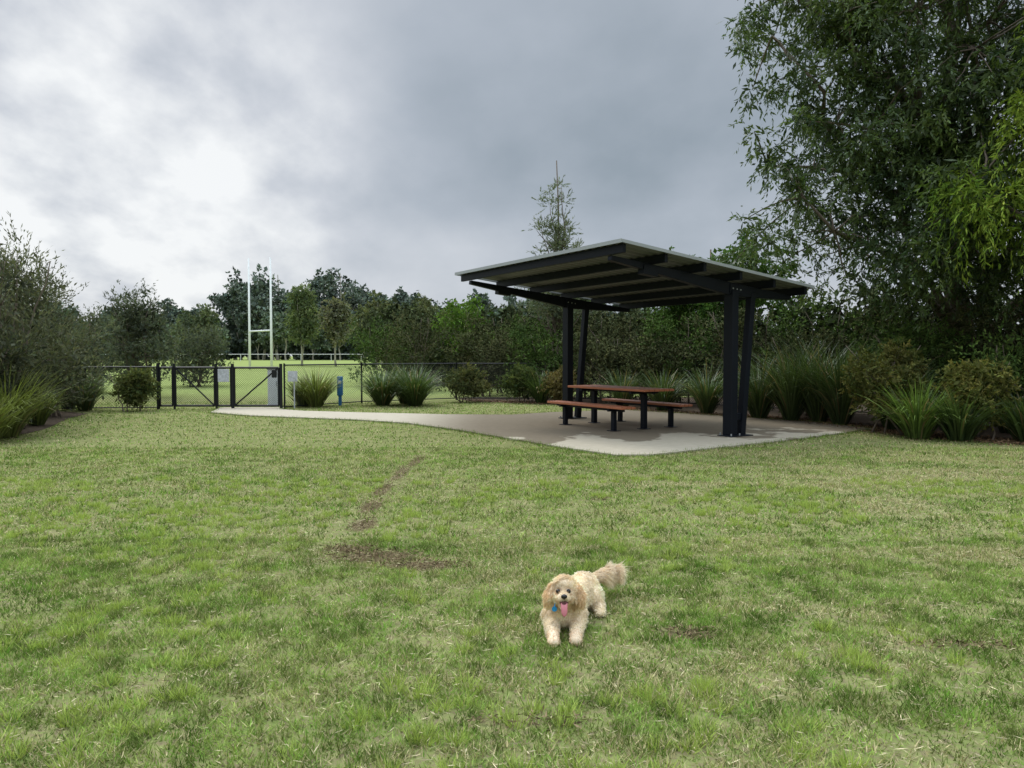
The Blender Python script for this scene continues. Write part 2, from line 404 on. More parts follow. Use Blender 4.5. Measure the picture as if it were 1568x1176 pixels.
def tree(name, base, ells, n_cl, colA, colB, bark=None, trunk_r=0.1, n_limb=7, sp=(10, 14), rad=0.3, sp_len=0.4, droop=0.3,
         L=0.06, W=0.012, up=0.0, shell=0.45, jitter=0.6, stems=1, minz=0.15, collect=None, twigs=True, mat=None, flat=1.0, core=6, trunk_top=None, gain=None, cw=(2.0, 3.2)):
    gain = gain or GAIN
    bx, by = base; bz = float(gz(bx, by))
    C = sample_ell(ells, n_cl, shell); C[:, 2] = np.maximum(C[:, 2], bz+minz)
    k = R.random((n_cl, 1)); cc = (np.array(colA)*(1-k)+np.array(colB)*k)*gain
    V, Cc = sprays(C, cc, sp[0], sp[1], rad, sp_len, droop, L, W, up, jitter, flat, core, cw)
    G = Geo()
    top = trunk_top or max(e[2]+e[5]*0.6 for e in ells); cen = np.mean([e[:3] for e in ells], 0)
    ends = []
    for s_ in range(stems):
        off = R.normal(0, 0.15 if stems > 1 else 0, 2)
        tp = np.array([cen[0]+R.normal(0, .2)*(stems > 1)*3, cen[1], top])
        tr = curve_pts((bx+off[0], by+off[1], bz-0.1), tp, 7, 0.03)
        r = np.linspace(trunk_r, trunk_r*0.25, len(tr)); r[0] *= 1.3
        G.tube(tr, list(r), 7); trp = np.array(tr)
        tg = C[R.choice(n_cl, min(n_limb, n_cl), replace=False)]
        for q in tg:
            zz = trp[:, 2]; want = bz+(q[2]-bz)*R.uniform(0.35, 0.75)
            i = int(np.argmin(abs(zz-want))); i = max(1, min(i, len(tr)-2))
            lp = curve_pts(tr[i], q, 5, 0.05, 0.06)
            rr = np.linspace(trunk_r*0.45, trunk_r*0.1, len(lp)); G.tube(lp, list(rr), 5)
            ends.extend(lp[1:])
    if twigs:
        EE = np.array(ends)
        for q in C[::2]:
            i = np.argmin(((EE-q)**2).sum(1)); G.tube(curve_pts(EE[i], q, 3, 0.06, 0.04), [trunk_r*.12, trunk_r*.09, trunk_r*.07, trunk_r*.04], 3, False)
    if collect is not None:
        collect[0].append(V); collect[1].append(Cc); collect[2].append(G); return
    e = empty(name, (bx, by, bz))
    o = fast_mesh('foliage', V, 4, Cc, mat or M_LEAF, e); o.location = (-bx, -by, -bz)
    o = G.obj('trunk_and_limbs', bark or M_BARK, e, smooth=True); o.location = (-bx, -by, -bz)
    return e

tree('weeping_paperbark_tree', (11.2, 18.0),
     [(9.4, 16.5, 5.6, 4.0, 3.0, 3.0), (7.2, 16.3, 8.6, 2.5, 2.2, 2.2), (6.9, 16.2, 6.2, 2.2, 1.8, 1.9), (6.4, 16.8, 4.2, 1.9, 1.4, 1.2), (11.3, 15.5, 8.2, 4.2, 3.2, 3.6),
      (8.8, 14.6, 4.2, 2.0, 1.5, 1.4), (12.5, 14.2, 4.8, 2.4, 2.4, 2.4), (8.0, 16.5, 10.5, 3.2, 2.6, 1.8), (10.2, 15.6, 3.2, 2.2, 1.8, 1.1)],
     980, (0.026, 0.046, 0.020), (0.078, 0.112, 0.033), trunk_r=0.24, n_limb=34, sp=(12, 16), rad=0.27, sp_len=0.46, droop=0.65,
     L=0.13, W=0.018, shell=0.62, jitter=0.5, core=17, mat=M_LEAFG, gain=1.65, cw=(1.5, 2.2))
tree('willow_myrtle_tree', (11.6, 14.0),
     [(9.6, 12.9, 4.7, 1.2, 1.0, 1.5), (10.4, 13.0, 6.6, 1.5, 1.2, 2.0), (10.5, 12.4, 3.7, 1.5, 1.0, 0.9), (8.4, 13.6, 4.4, .8, .7, 1.0)],
     140, (0.08, 0.13, 0.022), (0.15, 0.20, 0.036), trunk_r=0.14, n_limb=9, sp=(12, 17), rad=0.26, sp_len=0.60, droop=0.95,
     L=0.14, W=0.015, shell=0.6, jitter=0.4, core=8, gain=1.6, cw=(1.5, 2.3))
E = []
for t in np.linspace(0, 1, 10):
    z = 3.0+5.0*t; r = 1.4*(1-t)**0.9+0.12
    E.append((1.55+R.normal(0, .05), 26+R.normal(0, .05), z, r, r, 0.3))
tree('young_she_oak_tree', (1.55, 26), E, 200, (0.10, 0.125, 0.085), (0.16, 0.18, 0.12), trunk_r=0.075, n_limb=45, sp=(8, 14), rad=0.14,
     sp_len=0.42, droop=0.1, L=0.13, W=0.011, up=0.75, shell=0.7, jitter=0.3, core=0, trunk_top=8.3, gain=1.2)
tree('lilly_pilly_tree', (6.6, 24), [(6.4, 24, 3.4, 1.6, 1.3, 1.7), (7.6, 24, 4.0, 1.5, 1.2, 1.6), (5.4, 24.5, 3.2, 1.2, 1.0, 1.6)], 140,
     (0.035, 0.070, 0.02), (0.068, 0.12, 0.03), sp=(12, 13), rad=0.3, sp_len=0.35, droop=0.3, L=0.12, W=0.03, core=10, gain=1.5)
tree('young_green_tree', (-2.2, 33), [(-2.3, 33, 3.2, 1.1, 1.2, 1.2), (-1.7, 33, 2.4, 1.2, 1.2, 0.9)], 60,
     (0.07, 0.13, 0.03), (0.12, 0.20, 0.04), sp=(11, 12), rad=0.3, sp_len=0.4, droop=0.3, L=0.14, W=0.03, gain=1.3)
HS = [(-5.9, 34, 3.3, 1.9), (-3.9, 30.5, 3.6, 1.8), (-0.4, 29, 3.5, 1.7), (1.1, 28, 3.6, 1.7), (-1.0, 27, 2.4, 1.4),
      (2.6, 26.2, 3.4, 1.6), (1.2, 25, 2.6, 1.3), (4.0, 24.5, 3.3, 1.5), (2.9, 23.6, 2.4, 1.2), (5.2, 22.3, 3.1, 1.5), (4.3, 21.8, 2.1, 1.1),
      (6.6, 20.6, 3.2, 1.6), (8.2, 19.2, 3.1, 1.6), (7.4, 18.2, 2.3, 1.2), (9.7, 17.4, 3.1, 1.6), (8.9, 16.2, 2.3, 1.2), (10.9, 15.4, 3.0, 1.5), (12.4, 13.6, 3.0, 1.6), (9.9, 14.0, 2.0, 1.1)]
for i, (x, y, h, r) in enumerate(HS):
    dark = (0.030, 0.038, 0.018) if i % 3 else (0.032, 0.055, 0.018); lite = (0.082, 0.088, 0.040) if i % 3 else (0.07, 0.11, 0.028)
    tree('hedge_shrub', (x, y), [(x, y, h*.42, r, r*.8, h*.42), (x-r*.4, y, h*.72, r*.6, r*.6, h*.22), (x+r*.45, y, h*.66, r*.55, r*.6, h*.24)], 95,
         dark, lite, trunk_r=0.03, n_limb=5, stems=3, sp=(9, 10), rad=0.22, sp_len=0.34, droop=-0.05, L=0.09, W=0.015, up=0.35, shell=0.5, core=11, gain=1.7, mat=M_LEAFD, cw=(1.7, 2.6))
coll = [[], [], []]
for t in np.linspace(0, 1, 17):
    x = -6+t*24; y = 38-t*17+R.normal(0, .4); h = R.uniform(3.5, 4.3)
    tree('', (x, y), [(x, y, h*.48, 1.9, 1.2, h*.48)], 60, (0.028, 0.038, 0.020), (0.060, 0.074, 0.034), trunk_r=.05, n_limb=3, sp=(8, 8), rad=.4, sp_len=.5, droop=.1, L=.20, W=.045, up=.3, collect=coll, twigs=False, core=12)
def mass(name, coll, loc, bark):
    e = empty(name, loc)
    o = fast_mesh('foliage', np.concatenate(coll[0]), 4, np.concatenate(coll[1]), M_LEAFD, e); o.location = tuple(-q for q in loc)
    G = Geo()
    for q in coll[2]: G.add(q.v, q.f)
    o = G.obj('trunks', bark, e); o.location = tuple(-q for q in loc)
mass('background_scrub', coll, (4, 30, 0), M_BARK)
for (x, y, h, r) in [(-9.9, 14.3, 3.9, 1.4), (-11.3, 16.2, 4.2, 1.6), (-12.7, 18.6, 3.8, 1.5), (-11.2, 18.0, 2.3, 1.0), (-9.7, 13.6, 1.9, 0.7), (-12.5, 14, 4.6, 1.8), (-15, 20, 3.6, 1.8)]:
    tree('bottlebrush_shrub', (x, y), [(x, y, h*.40, r, r, h*.38), (x+.1, y, h*.72, r*.8, r*.8, h*.22)], 125,
         (0.040, 0.047, 0.031), (0.105, 0.113, 0.076), trunk_r=0.035, n_limb=8, stems=4, sp=(8, 11), rad=0.2, sp_len=0.5, droop=-0.15, L=0.10, W=0.011, up=0.9, shell=0.55, jitter=0.35, core=8)
for (x, y, h, r) in [(-13.4, 26.5, 3.9, 1.2), (-16.5, 29, 3.2, 1.8), (-20, 30, 3.8, 2.0), (-14.5, 34, 2.8, 1.8), (-18.5, 27, 2.6, 1.6)]:
    tree('grevillea_shrub', (x, y), [(x, y, h*.42, r, r, h*.38), (x, y, h*.72, r*.7, r*.7, h*.25)], 105,
         (0.042, 0.050, 0.036), (0.098, 0.115, 0.082), trunk_r=0.05, n_limb=8, stems=3, sp=(9, 11), rad=0.25, sp_len=0.5, droop=-0.1, L=0.13, W=0.017, up=0.8, core=10, gain=1.7)
for (x, y, h, r, a, b_) in [(-10.2, 20.0, 1.15, .5, (0.05, 0.07, 0.03), (0.12, 0.13, 0.05)), (-1.5, 23.8, 1.1, .75, (0.05, 0.065, 0.03), (0.12, 0.12, 0.05)),
                  (0.3, 23.6, 1.2, .7, (0.04, 0.06, 0.025), (0.09, 0.11, 0.04)), (1.5, 22.9, 1.1, .5, (0.10, 0.085, 0.04), (0.17, 0.14, 0.06)),
                  (7.15, 14.2, 1.9, .75, (0.055, 0.075, 0.025), (0.15, 0.14, 0.05)), (8.35, 13.3, 1.55, .55, (0.07, 0.09, 0.03), (0.20, 0.19, 0.06)),
                  (9.8, 11.9, 1.4, .6, (0.06, 0.08, 0.03), (0.16, 0.17, 0.06))]:
    tree('small_callistemon_shrub', (x, y), [(x, y, h*.52, r, r*.9, h*.38), (x+.1, y, h*.8, r*.6, r*.6, h*.16)], 75, a, b_, trunk_r=0.02, n_limb=6, stems=3,
         sp=(9, 12), rad=0.12, sp_len=0.2, droop=0.1, L=0.075, W=0.015, up=0.3, shell=0.4, minz=0.25, core=8, gain=1.4)
coll = [[], [], []]
GF = 1.9  # distance haze is painted into the far foliage: raised gain over bluish-grey greens
def far_tree(x, y, h, w_, a, b_, trunk=0.18, n=34):
    z0 = float(gz(x, y))
    ells = [(x, y, z0+h*.60, w_*.5, w_*.4, h*.27), (x-w_*.2, y, z0+h*.82, w_*.32, w_*.3, h*.14), (x+w_*.25, y, z0+h*.5, w_*.4, w_*.3, h*.2)]
    tree('', (x, y), ells, n, a, b_, trunk_r=trunk, n_limb=5, sp=(9, 9), rad=h*.05, sp_len=h*.075, droop=0.35, L=0.55, W=0.14, shell=0.6, collect=coll, twigs=False, core=5, gain=GF)
for x, h in [(-58, 8), (-54, 10), (-50, 9), (-47.5, 12.0), (-45, 12.5), (-42, 14.6), (-38.7, 13), (-36, 14.8), (-33.5, 12.4), (-30.5, 15.2), (-27.3, 15.8), (-24.6, 13.4), (-22, 11.2), (-19, 10.2), (-16, 11.6), (-13, 11), (-10, 11.4), (-7, 10), (-4, 11), (0, 11), (5, 11), (-62, 9), (-66, 9), (-72, 10), (-78, 11), (-86, 11), (12, 12), (20, 12)]:
    q = R.uniform(.85, 1.2)
    far_tree(x+R.normal(0, .6), 120+R.normal(0, 4), h, h*.58, (0.064*q, 0.084*q, 0.070*q), (0.105*q, 0.130*q, 0.098*q), 0.22, 54)
for x in np.arange(-90, 25, 3.0):
    h = R.uniform(4.5, 8.5); q = R.uniform(.8, 1.3); far_tree(x+R.normal(0, 1), 108+R.normal(0, 3), h, h*.7, (0.062*q, 0.082*q, 0.060*q), (0.11*q, 0.14*q, 0.09*q), 0.12, 26)
for x in np.arange(-110, 35, 2.2):
    z0 = .85; h = R.uniform(3.5, 6.5); y = 124+R.normal(0, 4)
    tree('', (x, y), [(x, y, z0+h*.5, 2.2, 1.5, h*.5)], 24, (0.050, 0.065, 0.056), (0.080, 0.10, 0.080), trunk_r=.08, n_limb=2, sp=(8, 8), rad=.6, sp_len=.8, droop=.1, L=.7, W=.22, collect=coll, twigs=False, core=6, gain=GF)
mass('distant_eucalyptus_treeline', coll, (0, 110, 0), M_PALEBARK)
for x, y, h, w_, a, b_ in [(-20.5, 72, 8.0, 3.2, (0.08, 0.11, 0.06), (0.15, 0.18, 0.09)), (-16.7, 70, 6.8, 3.4, (0.10, 0.11, 0.08), (0.17, 0.17, 0.11)), (-28, 66, 5.6, 4.0, (0.06, 0.08, 0.05), (0.12, 0.14, 0.08)), (-33, 64, 5.2, 4.2, (0.05, 0.07, 0.045), (0.11, 0.13, 0.08)), (-8.2, 66, 6.2, 3.6, (0.07, 0.09, 0.05), (0.13, 0.14, 0.08)), (-11, 60, 6.0, 4.4, (0.06, 0.08, 0.045), (0.11, 0.12, 0.07)), (-13.8, 78, 6.5, 3.6, (0.08, 0.09, 0.06), (0.14, 0.15, 0.09))]:
    z0 = float(gz(x, y))
    tree('paddock_gum_tree', (x, y), [(x, y, z0+h*.6, w_*.45, w_*.4, h*.3), (x+.3, y, z0+h*.8, w_*.3, w_*.3, h*.18)], 70, a, b_, bark=M_PALEBARK, trunk_r=0.1, n_limb=8,
         sp=(10, 11), rad=.4, sp_len=.55, droop=.4, L=.28, W=.06, twigs=False, gain=1.5)

# ------------------------------------------------------------ strap-leaf tussocks
def tussock(name, x, y, h, n, spread, colA, colB, wd=0.009):
    seg = 5
    a = R.uniform(0, 2*np.pi, n); r0 = R.random(n)*0.16*spread; L = R.uniform(0.65, 1.15, n)*h*1.25
    lean = R.uniform(0.05, 1.0, n)**0.8*spread; bend = R.uniform(0.3, 1.3, n)
    ts = np.linspace(0, 1, seg+1)
    px = np.zeros((n, seg+1, 3)); th = np.arctan(lean*0.55)
    cur = np.stack([np.cos(a)*r0, np.sin(a)*r0, np.zeros(n)], 1); px[:, 0] = cur
    for i in range(seg):
        ang = th+bend*(ts[i]**1.3)*1.5
        d = np.stack([np.cos(a)*np.sin(ang), np.sin(a)*np.sin(ang), np.cos(ang)], 1)
        cur = cur+d*(L/seg)[:, None]; px[:, i+1] = cur
    px[..., 2] = np.maximum(px[..., 2], 0.02)
    tw = a+np.pi/2+R.normal(0, .5, n); s_ = np.stack([np.cos(tw), np.sin(tw), np.zeros(n)], 1)
    wds = np.array([0.8, 1, 1, .85, .55, .08])*wd
    quads = []
    for i in range(seg):
        quads.append(np.stack([px[:, i]-s_*wds[i], px[:, i]+s_*wds[i], px[:, i+1]+s_*wds[i+1], px[:, i+1]-s_*wds[i+1]], 1))
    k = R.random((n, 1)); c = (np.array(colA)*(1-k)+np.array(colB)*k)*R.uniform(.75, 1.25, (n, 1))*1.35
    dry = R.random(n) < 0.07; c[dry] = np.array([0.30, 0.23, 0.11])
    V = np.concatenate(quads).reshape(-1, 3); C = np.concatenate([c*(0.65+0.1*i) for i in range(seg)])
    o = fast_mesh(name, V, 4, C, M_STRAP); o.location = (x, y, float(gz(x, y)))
DK = (0.035, 0.060, 0.020); LT = (0.085, 0.125, 0.038); YL = (0.20, 0.24, 0.06)
for x, y, h, n, s_, a, b_ in [(-11.6, 20.0, 1.0, 420, 1, DK, LT), (-12.4, 20.6, 1.0, 300, 1, DK, LT), (-5.75, 21.6, 1.0, 560, 1.2, (0.07, 0.09, 0.03), YL), (-6.2, 21.9, .8, 300, 1.2, (0.07, 0.09, 0.03), YL),
        (-3.9, 22.2, 1.05, 600, 1.3, DK, LT), (-2.9, 22.0, 1.1, 660, 1.3, DK, LT), (-3.3, 22.9, 1.1, 300, 1.1, DK, LT), (-9.25, 13.5, 1.15, 520, 1.1, (0.09, 0.10, 0.035), YL), (-9.0, 12.6, .8, 300, 1.1, (0.10, 0.11, 0.04), YL), (-10.2, 15.8, .8, 260, 1, DK, YL),
        (4.1, 20.0, 1.0, 360, 1, DK, LT), (5.0, 18.9, 1.1, 360, 1, DK, LT), (5.9, 17.6, 1.3, 420, 1, DK, LT), (6.4, 16.9, 1.6, 520, 1, DK, LT), (7.1, 15.9, 1.6, 520, 1, DK, LT),
        (6.9, 16.6, 1.7, 420, 1, DK, LT), (7.9, 15.3, 1.4, 460, 1, DK, LT), (7.35, 13.35, .95, 460, 1.2, (0.07, 0.12, 0.03), (0.17, 0.25, 0.06)), (7.7, 14.9, 1.2, 360, 1, DK, LT),
        (7.9, 13.0, .85, 260, 1.2, DK, LT), (8.9, 12.7, .8, 260, 1.2, DK, LT), (9.6, 14.2, 1.3, 320, 1, DK, LT), (9.3, 11.8, .8, 260, 1.1, DK, LT), (0.9, 23.2, .9, 260, 1, DK, LT), (3.2, 21.3, 1.0, 300, 1, DK, LT)]:
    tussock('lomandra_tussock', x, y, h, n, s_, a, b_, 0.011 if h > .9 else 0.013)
n = 9000
t = R.random(n)*(len(mulchR)-7); i = t.astype(int); fr = (t-i)[:, None]; MP = np.array(mulchR)
p2 = MP[i]*(1-fr)+MP[i+1]*fr+R.normal(0, .28, (n, 2))+np.array([0.25, 0.15])
V, C = leaves(np.column_stack([p2, R.uniform(.012, .03, n)]), unit(R.normal(size=(n, 3))*np.array([1, 1, .25])), R.uniform(.04, .09, n), R.uniform(.006, .014, n),
              np.array([[0.20, .13, .075]])*R.uniform(.5, 1.8, (n, 1)))
fast_mesh('leaf_litter', V, 4, C, M_LEAFD)
V_, C_ = [], []
for cx_, cy_, rx, ry, st_ in PATCHES:
    n = int(7500*rx*math.sqrt(ry)*st_); a = R.uniform(0, 6.283, n); r = R.random(n)**.6*1.3
    p = np.column_stack([cx_+np.cos(a)*r*rx, cy_+np.sin(a)*r*ry, R.uniform(0, .03, n)])
    v, c = leaves(p, unit(R.normal(size=(n, 3))*np.array([1, 1, .6])), R.uniform(.01, .055, n), R.uniform(.0015, .005, n), np.array([[0.22, .165, .095]])*R.uniform(.3, 1.6, (n, 1)))
    V_.append(v); C_.append(c)
n = 80000; y = np.sqrt(R.uniform(2.2**2, 10**2, n)); x = R.uniform(-.8, .8, n)*y
c, st, wr = lawn_tint(x, y); kp = R.random(n) < .18+.8*st; x = x[kp]; y = y[kp]; n = len(x)
v, c = leaves(np.column_stack([x, y, R.uniform(.008, .024, n)]), unit(R.normal(size=(n, 3))*np.array([1, 1, .15])), R.uniform(.02, .06, n), R.uniform(.001, .0024, n), np.array([[0.62, .54, .33]])*R.uniform(.5, 1.2, (n, 1)))
V_.append(v); C_.append(c)
fast_mesh('dead_thatch', np.concatenate(V_), 4, np.concatenate(C_), M_LEAFD)

# ------------------------------------------------------------ shelter
U = Vector((0.53, -0.848, 0)).normalized(); Vd = Vector((0.848, 0.53, 0)).normalized()
k = 1.06
Bc = Vector((1.6*k, 10.9*k, 1.5+1.69*k)); W_ = 5.2*k; L_ = 4.46*k; drop = (1.69-1.23)*k
def RP(a, b, dz=0.0):
    p = Bc-U*a+Vd*b; p.z -= drop*b/L_; p.z += dz
    return p
sh = empty('picnic_shelter', (2.6, 15.4, 0))
def par(o): o.location = -Vector(sh.location); return o
G = Geo(); nb = 110; v = []; f = []
for i in range(nb+1):
    a = W_*i/nb
    dz = 0.012*(1 if i % 4 in (1, 2) else -1)
    for b_ in (0, L_*.5, L_): v.append(RP(a, b_, dz))
for i in range(nb):
    for j in range(2): f.append((i*3+j, i*3+j+1, (i+1)*3+j+1, (i+1)*3+j))
G.add(v, f); o = par(G.obj('roof_sheet', M_ROOFUN, sh)); so_ = o.modifiers.new('s', 'SOLIDIFY'); so_.thickness = 0.004; so_.offset = 1
G = Geo()
G.beam(RP(-.03, -.01), RP(W_+.03, -.01), 0.012, 0.06); G.beam(RP(-.03, L_+.01), RP(W_+.03, L_+.01), 0.012, 0.06)
G.beam(RP(-.03, 0), RP(-.03, L_), 0.012, 0.05); G.beam(RP(W_+.03, 0), RP(W_+.03, L_), 0.012, 0.05)
par(G.obj('edge_flashing', M_FLASH, sh))
G = Geo()
for b_ in np.linspace(0.12, L_-.12, 6): G.beam(RP(0.06, b_, -.085), RP(W_-.06, b_, -.085), 0.065, 0.14)
par(G.obj('purlins', M_STEEL, sh, 0.006))
ain = (0.42, W_-.42); bposts = (2.85*k, 2.62*k)
GB = Geo(); GP = Geo(); GL = Geo(); GBo = Geo()
for a, bpost in zip(ain, bposts):
    zc = -.16
    def bp_(b_, h): return RP(a, b_, zc-h/2)
    GB.beam(bp_(0.12, .08), bp_(bpost, .24), 0.11, 0.08, 0.24); GB.beam(bp_(bpost, .24), bp_(L_-.15, .08), 0.11, .24, .08)
    for b_ in (.95, bpost): GP.beam(RP(a, b_-.16, -.27), RP(a, b_+.16, -.27), 0.15, 0.16)
    foot = RP(a, bpost-.05); foot.z = 0.03; topp = RP(a, bpost-.05, -.3)
    GL.beam(foot, topp, 0.21, 0.16, 0.16, up=Vd)
    f2 = foot+Vd*.29; t2 = RP(a, bpost+.48, -.26)
    GL.beam(f2, t2, 0.13, 0.12, 0.12, up=Vd)
    for fp in (foot, f2): GP.beam(fp, fp+Vector((0, 0, .018)), 0.34, 0.30, up=Vd)
    GP.beam(foot+Vd*.02+Vector((0, 0, .35)), f2+Vector((.01, 0, .35)), 0.05, 0.12)
    foot = Vector((foot.x, foot.y, .048))
    for sx in (-.13, .13):
        for sy in (-.11, .11):
            q = foot+U*sx+Vd*sy; GBo.tube([q, q+Vector((0, 0, .04))], .014, 6)
    for db in (-.1, 0, .1):
        q = RP(a, bpost+db, -.27); GBo.tube([q-U*.09, q+U*.09], .014, 6)
par(GB.obj('rafters', M_STEEL, sh, 0.008)); par(GP.obj('plates', M_STEEL, sh, 0.004)); par(GL.obj('posts', M_STEEL, sh, 0.008)); par(GBo.obj('bolts', M_GALV, sh))

# ------------------------------------------------------------ picnic table
tc_ = Vector((2.23, 15.5, 0.03)); tb = empty('picnic_table', tc_)
def tpar(o): o.location = -tc_; return o
GW = Geo(); GS = Geo()
def slats(off, width, z, n, Lh):
    sw = width/n
    for i in range(n):
        c0 = tc_+Vd*(off-width/2+sw*(i+.5)); GW.beam(c0+U*Lh+Vector((0, 0, z)), c0-U*Lh+Vector((0, 0, z)), sw-.012, 0.045)
slats(0, 0.80, .795, 6, 1.25); slats(-.78, .34, .47, 3, 1.25); slats(.74, .34, .47, 3, 1.25)
for s_ in (-.8, .8):
    for off, zt, wd in ((0, .77, .74), (-.78, .445, .30), (.74, .445, .30)):
        q = tc_+U*s_+Vd*off
        GS.beam(q, q+Vector((0, 0, zt-.06)), .11 if off == 0 else .09, .09 if off == 0 else .08, up=Vd)
        GS.beam(q-Vd*wd/2+Vector((0, 0, zt-.03)), q+Vd*wd/2+Vector((0, 0, zt-.03)), .06, .055)
        GS.beam(q, q+Vector((0, 0, .012)), .2, .2, up=Vd)
for off, z in ((0, .74), (-.78, .415), (.74, .415)):
    GS.beam(tc_+U*1.1+Vd*off+Vector((0, 0, z)), tc_-U*1.1+Vd*off+Vector((0, 0, z)), .05, .05)
tpar(GW.obj('timber_slats', M_WOOD, tb, .006)); tpar(GS.obj('steel_frame', M_STEEL, tb, .005))

# ------------------------------------------------------------ fences
def fence(name, pts, h, post_sp=2.4, rail=0.02):
    e = empty(name, (pts[0][0], pts[0][1], 0)); G = Geo(); Wm = Geo()
    for a, b_ in zip(pts[:-1], pts[1:]):
        a = Vector((*a, 0)); b_ = Vector((*b_, 0)); Ls = (b_-a).length; d = (b_-a)/Ls
        n = max(1, round(Ls/post_sp))
        for i in range(n+1):
            q = a+d*Ls*i/n; G.tube([q+Vector((0, 0, -.1)), q+Vector((0, 0, h+.04))], .028, 8)
        G.tube([a+Vector((0, 0, h-.01)), b_+Vector((0, 0, h-.01))], rail, 6); G.tube([a+Vector((0, 0, .06)), b_+Vector((0, 0, .06))], rail*.8, 6)
        s = .075; H = h-.08
        for i in range(int((Ls+H)/s)):
            x0 = i*s-H
            for up in (0, 1):
                t0 = max(0, x0); t1 = min(Ls, x0+H)
                if t1 <= t0: continue
                z0 = .06+(t0-x0); z1 = .06+(t1-x0)
                if up: z0 = .06+H-(t0-x0); z1 = .06+H-(t1-x0)
                Wm.tube([a+d*t0+Vector((0, 0, z0)), a+d*t1+Vector((0, 0, z1))], .0030, 3, False)
    for gg, nm in ((G, 'posts_and_rails'), (Wm, 'chain_mesh')):
        o = gg.obj(nm, M_BLACK, e); o.location = -Vector(e.location)
    return e
fence('chain_mesh_fence', [(-16.5, 19.5), (-11.8, 20.4), (-9.95, 20.7)], 1.2)
fence('chain_mesh_fence', [(-6.45, 20.9), (-4.75, 23.3), (-1.9, 25.2), (3, 25)], 1.25)
fence('chain_mesh_fence', [(3, 25), (7.5, 20.2), (11.2, 17), (18, 12)], 1.52)
gt = empty('double_gate', (-8.2, 20.75, 0)); G = Geo(); Wm = Geo(); GSg = Geo()
gy = 20.75
for x in (-9.95, -9.5, -8.32, -7.86, -6.5): G.tube([(x, gy, 0), (x, gy, 1.28)], .045 if x in (-9.95, -6.5, -7.86) else .03, 8)
def leaf(x0, x1, flip):
    G.tube([(x0, gy-.02, 1.17), (x1, gy-.02, 1.17)], .030, 6); G.tube([(x0, gy-.02, .1), (x1, gy-.02, .1)], .030, 6)
    G.tube([(x0, gy-.02, .1), (x0, gy-.02, 1.17)], .030, 6); G.tube([(x1, gy-.02, .1), (x1, gy-.02, 1.17)], .030, 6)
    if flip is not None: G.tube([(x0, gy-.03, .1 if flip else 1.17), (x1, gy-.03, 1.17 if flip else .1)], .022, 6)
    s = .06; H = 1.05; Ls = x1-x0
    for i in range(int((Ls+H)/s)):
        a = i*s-H; t0 = max(0, a); t1 = min(Ls, a+H)
        if t1 <= t0: continue
        Wm.tube([(x0+t0, gy, .11+t0-a), (x0+t1, gy, .11+t1-a)], .0032, 3, False); Wm.tube([(x0+t0, gy, .11+H-t0+a), (x0+t1, gy, .11+H-t1+a)], .0032, 3, False)
leaf(-9.9, -9.54, None); leaf(-9.46, -8.36, False); leaf(-8.28, -7.9, None); leaf(-7.8, -6.56, True)
GSg.beam((-8.25, gy-.06, .95), (-7.93, gy-.06, .95), .01, .36)
o = G.obj('frames_and_posts', M_BLACK, gt); o.location = -gt.location
o = Wm.obj('chain_mesh', M_BLACK, gt); o.location = -gt.location
o = GSg.obj('rules_sign', M_SIGN, gt, .004); o.location = -gt.location
G = Geo(); G.beam((-6.72, gy-.08, 1.0), (-6.6, gy-.08, 1.0), .1, .22); o = G.obj('latch_box', M_BLACK, gt, .01); o.location = -gt.location
cb = empty('utility_cabinet', (-7.15, 22.2, 0)); G = Geo(); G.beam((-7.15, 22.2, .05), (-7.15, 22.2, 1.1), .32, .3, up=(0, 1, 0)); o = G.obj('body', M_CABINET, cb, .015); o.location = -cb.location
G = Geo(); G.beam((-7.15, 22.2, 1.1), (-7.15, 22.2, 1.15), .36, .36, up=(0, 1, 0)); G.beam((-7.15, 22.2, 0), (-7.15, 22.2, .05), .36, .34, up=(0, 1, 0)); G.beam((-7.04, 22.03, .6), (-7.04, 22.03, .75), .02, .03, up=(0, 1, 0)); o = G.obj('cap_plinth_handle', M_GALV, cb, .008); o.location = -cb.location
db_ = empty('dog_waste_bag_dispenser', (-5.2, 22.3, 0)); G = Geo(); G.beam((-5.2, 22.3, .0), (-5.2, 22.3, .62), .09, .09, up=(0, 1, 0)); G.beam((-5.2, 22.3, .30), (-5.2, 22.3, .88), .16, .13, up=(0, 1, 0)); o = G.obj('post_and_body', M_BLUE, db_, .015); o.location = -db_.location
G = Geo(); G.beam((-5.2, 22.225, .66), (-5.2, 22.225, .76), .09, .01, up=(0, 1, 0)); o = G.obj('label', M_SIGN, db_); o.location = -db_.location
sg = empty('fence_sign', (-6.2, 21.0, 0)); G = Geo(); G.beam((-6.36, 20.92, .92), (-6.1, 20.98, .92), .01, .30); G.tube([(-6.2, 21, 0), (-6.2, 21, 1.05)], .02, 6); o = G.obj('sign_plate', M_SIGN, sg, .003); o.location = -sg.location
fr = Geo(); y0 = 98; zb = float(gz(0, y0))
for x in np.arange(-80, 20, 4.0): fr.tube([(x, y0, zb-.1), (x, y0, zb+.9)], .035, 5)
fr.tube([(-80, y0, zb+.9), (20, y0, zb+.9)], .028, 5); fr.obj('field_boundary_rail', M_WHITE)

